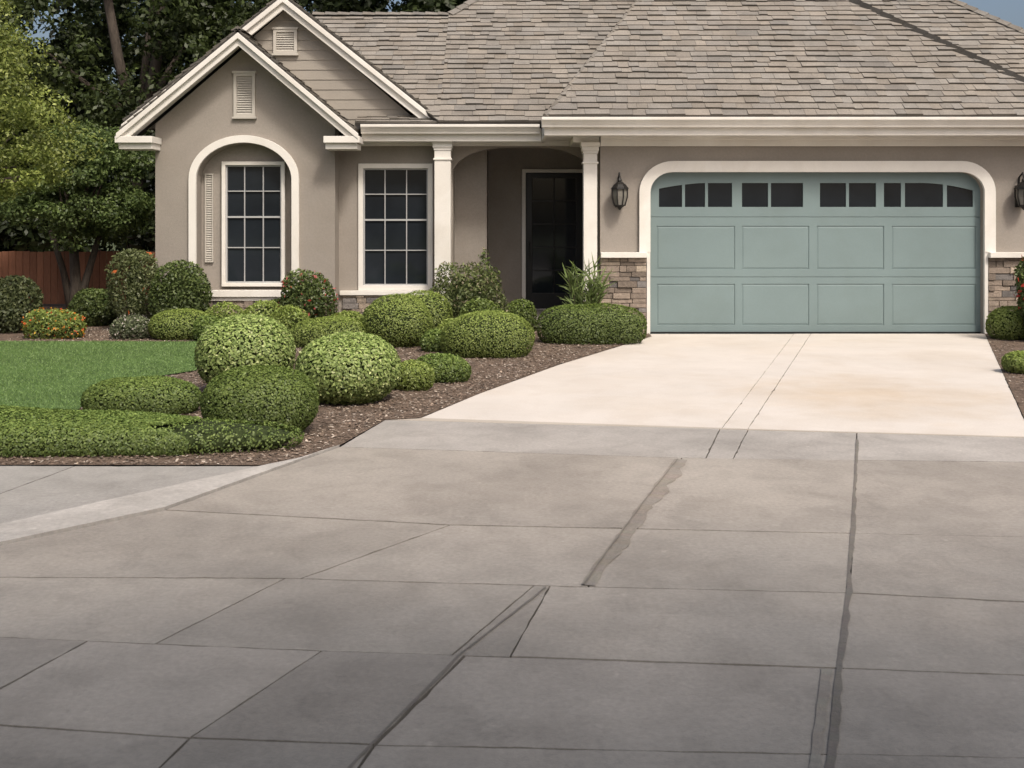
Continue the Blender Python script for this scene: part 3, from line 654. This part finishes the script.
me=rawmesh('hedge',V,4,C,[M_LEAF,M_BUSHCORE],mi); o=bpy.data.objects.new('hedge',me); COL.objects.link(o); o.location=(-4.4,7.86,.005); tag(o,'long low green clipped hedge along the path','hedge')
# upright strap-leaf shrub beside the column: many tufts along leaning stems
Vs=[];Cs=[]
for st in range(34):
    a=random.uniform(0,6.283); lean=random.uniform(0,.42)*random.random()**.4; H=random.uniform(.75,1.2)
    bx,by=random.uniform(-.16,.16),random.uniform(-.1,.1)
    for kk in range(16):
        f=random.uniform(.15,1); P=Vector((bx+math.cos(a)*lean*f*1.0,by+math.sin(a)*lean*f*.7,H*f*.88))
        az=random.uniform(0,6.283); el=random.uniform(.35,1.35); L=random.uniform(.16,.32); w=random.uniform(.009,.015)
        d=Vector((math.cos(az)*math.cos(el)+math.cos(a)*lean,math.sin(az)*math.cos(el),math.sin(el))).normalized(); s=d.cross(Vector((random.uniform(-1,1),random.uniform(-1,1),.2))).normalized()
        t=random.uniform(.65,1.3)*(.7+.5*f); prev=P
        for k in range(2):
            q=P+d*L*(k+1)/2-Vector((0,0,1))*(.12*L*((k+1)/2)**2)
            w0=w*(1,.8)[k]; w1=w*(.8,.06)[k]
            Vs+=[prev-s*w0,prev+s*w0,q+s*w1,q-s*w1]; Cs.append((.15*t,.20*t,.065*t)); prev=q
    top=Vector((bx+math.cos(a)*lean*.9,by+math.sin(a)*lean*.63,H*.85)); b0=Vector((bx,by,0)); s=Vector((.006,0,0))
    Vs+=[b0-s,b0+s,top+s*.6,top-s*.6]; Cs.append((.09,.08,.04))
me=rawmesh('strap_leaf_shrub',np.array([tuple(v) for v in Vs]),4,np.array(Cs),[M_LEAF]); o=bpy.data.objects.new('strap_leaf_shrub',me); COL.objects.link(o); o.location=(XW(585,15.6),15.6,0); tag(o,'loose upright green shrub with narrow leaves beside porch column','shrub')
g=Geo(); x=-17.0
while x<-5.6:
    b=random.uniform(.75,1.2); g.box(x,x+.13,21.6,21.62,.05,1.08+random.uniform(-.01,.01),0,(.24*b,.105*b,.06*b)); x+=.137
x=-17.0
while x<-5.6: g.box(x,x+.09,21.63,21.72,0,1.12,0,(.15,.075,.05)); x+=2.2
for z in (.3,.85): g.box(-17,-5.6,21.622,21.66,z,z+.08,0,(.15,.075,.05))
o=g.build('fence',[M_FENCE],bevel=.004); tag(o,'reddish brown wooden plank fence behind the garden','fence')
def tree(name,base,trunks,crowns,leaf,ca,cb,label,N=20000,cat='tree',clr=.45,nclust=None,limbs=6):
    e=empty(name,(base[0],base[1],0),label,cat)
    g=Geo()
    for pts,rad in trunks: g.tube([(base[0]+q[0],base[1]+q[1],q[2]) for q in pts],rad,10)
    for (cx,cy,cz,rx,ry,rz) in crowns:
        src=trunks[0][0][-1]
        for k in range(limbs):
            a=rng.uniform(0,6.28); r=rng.uniform(.2,.6)
            tip=(cx+math.cos(a)*rx*r,cy+math.sin(a)*ry*r,cz+rng.uniform(-.5,.4)*rz)
            mid=tuple((s+t)/2+rng.normal(0,.1) for s,t in zip(src,tip)); r0=trunks[0][1][-1]
            g.tube([(base[0]+q[0],base[1]+q[1],q[2]) for q in (src,mid,tip)],[r0*.7,r0*.35,r0*.1],6)
    g.build('trunk',[M_BARK],e,smooth=True)
    tot=sum(c[3]*c[4]*c[5] for c in crowns); VV=[];CC=[]
    for (cx,cy,cz,rx,ry,rz) in crowns:
        n=int(N*rx*ry*rz/tot); nc=nclust or max(12,int(5.5*(rx*ry*rz)**(2/3)/clr**2))
        d=rng.normal(0,1,(nc,3)); d/=np.linalg.norm(d,axis=1)[:,None]; rr=rng.uniform(.35,1.0,nc)**.5
        cc=d*rr[:,None]*np.array([rx,ry,rz])+np.array([cx+base[0],cy+base[1],cz])
        ci=rng.integers(0,nc,n); dd=rng.normal(0,1,(n,3)); dd/=np.linalg.norm(dd,axis=1)[:,None]
        cs=rng.uniform(.6,1.3,nc)*clr
        off=dd*(rng.uniform(0.2,1,n)**.5*cs[ci])[:,None]; off[:,2]*=.7
        q=cc[ci]+off; C=mixcol(n,ca,cb); C*=rng.uniform(.7,1.3,nc)[ci][:,None]
        nn=dd*.6+np.array([0,0,.5]); VV.append(leaves(q,nn,leaf,.55,C,spread=.7)); CC.append(C)
    V=np.vstack(VV);C=np.vstack(CC); me=rawmesh('crown',V,4,C,[M_LEAF]); o=bpy.data.objects.new('crown',me); COL.objects.link(o); setpar(o,e)
    return e
tree('garden_tree',(-8.15,20.5),[([(0,0,0),(.02,0,.5),(-.02,0,1.2)],[.13,.10,.08]),([(.05,0,0),(.2,.05,.6),(.45,.1,1.5)],[.09,.07,.05]),([(-.05,0,0),(-.2,.0,.7),(-.4,-.1,1.5)],[.09,.06,.05])],
     [(0.1,0,2.05,1.4,1.1,.85),(.2,0,2.9,1.0,.9,.6)],.07,(.055,.09,.025),(.15,.2,.06),'small multi-stemmed garden tree with dark green crown',N=32000,clr=.34)
tree('leafy_tree',(-8.2,15.6),[([(0,0,0),(.05,0,1.0),(.1,0,2.0)],[.14,.12,.09])],
     [(.35,0,3.0,1.75,1.4,1.05),(-.3,0,4.2,1.8,1.5,1.0),(.95,-.1,2.5,1.0,.9,.6)],.056,(.11,.15,.03),(.30,.34,.085),'bright olive-green leafy tree at edge of lawn',N=46000,clr=.31)
tree('tall_tree',(-9.0,26),[([(0,0,0),(.1,0,2),(.2,0,4)],[.28,.22,.2]),([(.2,0,3.6),(-.3,0,5.5),(-.9,.2,8.5)],[.15,.12,.09]),([(.2,0,3.6),(.6,0,5.5),(.9,.1,9)],[.15,.12,.09])],
     [(-.2,.5,9.3,3.2,2.5,1.9),(-2.4,-.8,5.6,1.7,1.0,1.7),(2.2,-.9,6.0,1.7,1.0,1.6),(0,-1.1,4.2,1.8,.8,1.0),(.3,1.5,6.6,2.4,.8,1.8)],.14,(.025,.038,.01),(.075,.10,.03),'tall tree with pale forked trunks behind the house',N=42000,clr=.5,limbs=1)
for i,(x,y,hh,r) in enumerate(((-19,27,8,3),(-14.5,30,9,3.2),(-10.5,33,9.5,3.4),(-6.3,29,9.6,3.0),(-3.4,27.5,9.6,2.3),(-.6,28.5,9.8,2.2),(1.2,33,10.0,2.6),(-17,37,12,4.2),(-9,39,13,4.5),(-3,38,12.5,4.2),(-12,26.5,4.2,2.2),(-7.2,25.5,4.8,1.7))):
    tree('background_tree',(x,y),[([(0,0,0),(.1,0,hh*.25),(0,.1,hh*.45)],[.2,.15,.1])],
     [(0,0,hh*.68,r,r*.8,hh*.33),(0,-.3,hh*.35,r*.95,r*.8,hh*.3)],.21,(.012,.02,.006),(.038,.052,.016),'dense dark green tree behind the garden fence' ,N=18000,clr=.75,limbs=2)['group']='trees behind the house'
# ---------------------------------------------------------------- LIGHT / CAMERA
w=bpy.data.worlds.new('World'); scene.world=w; w.use_nodes=True; nt=w.node_tree; nt.nodes.clear()
out=nt.nodes.new('ShaderNodeOutputWorld'); bg=nt.nodes.new('ShaderNodeBackground'); sk=nt.nodes.new('ShaderNodeTexSky'); sk.sky_type='NISHITA'; sk.sun_disc=False
s=Vector((.34,-.62,.85)).normalized()
sk.sun_elevation=math.asin(s.z); sk.sun_rotation=math.atan2(s.x,s.y); sk.dust_density=7.0; sk.air_density=1.0
bg.inputs[1].default_value=.15; nt.links.new(sk.outputs[0],bg.inputs[0]); nt.links.new(bg.outputs[0],out.inputs[0])
ld=bpy.data.lights.new('sun','SUN'); ld.energy=2.5; ld.angle=math.radians(9); ld.color=(1,.945,.86); lo=bpy.data.objects.new('sun',ld); COL.objects.link(lo); lo.rotation_euler=s.to_track_quat('Z','Y').to_euler(); lo.location=(5,-5,12)
cd=bpy.data.cameras.new('camera'); cam=bpy.data.objects.new('camera',cd); COL.objects.link(cam); cam.location=(0,0,CH); cam.rotation_euler=(math.radians(90),0,0)
cd.sensor_width=36; cd.lens=F/1024*36; cd.shift_y=-(384-HY)/1024; cd.clip_end=1000; scene.camera=cam
cd.dof.use_dof=True; cd.dof.focus_distance=13.0; cd.dof.aperture_fstop=7.0
scene.view_settings.view_transform='Standard'; scene.view_settings.look='None'; scene.view_settings.exposure=0
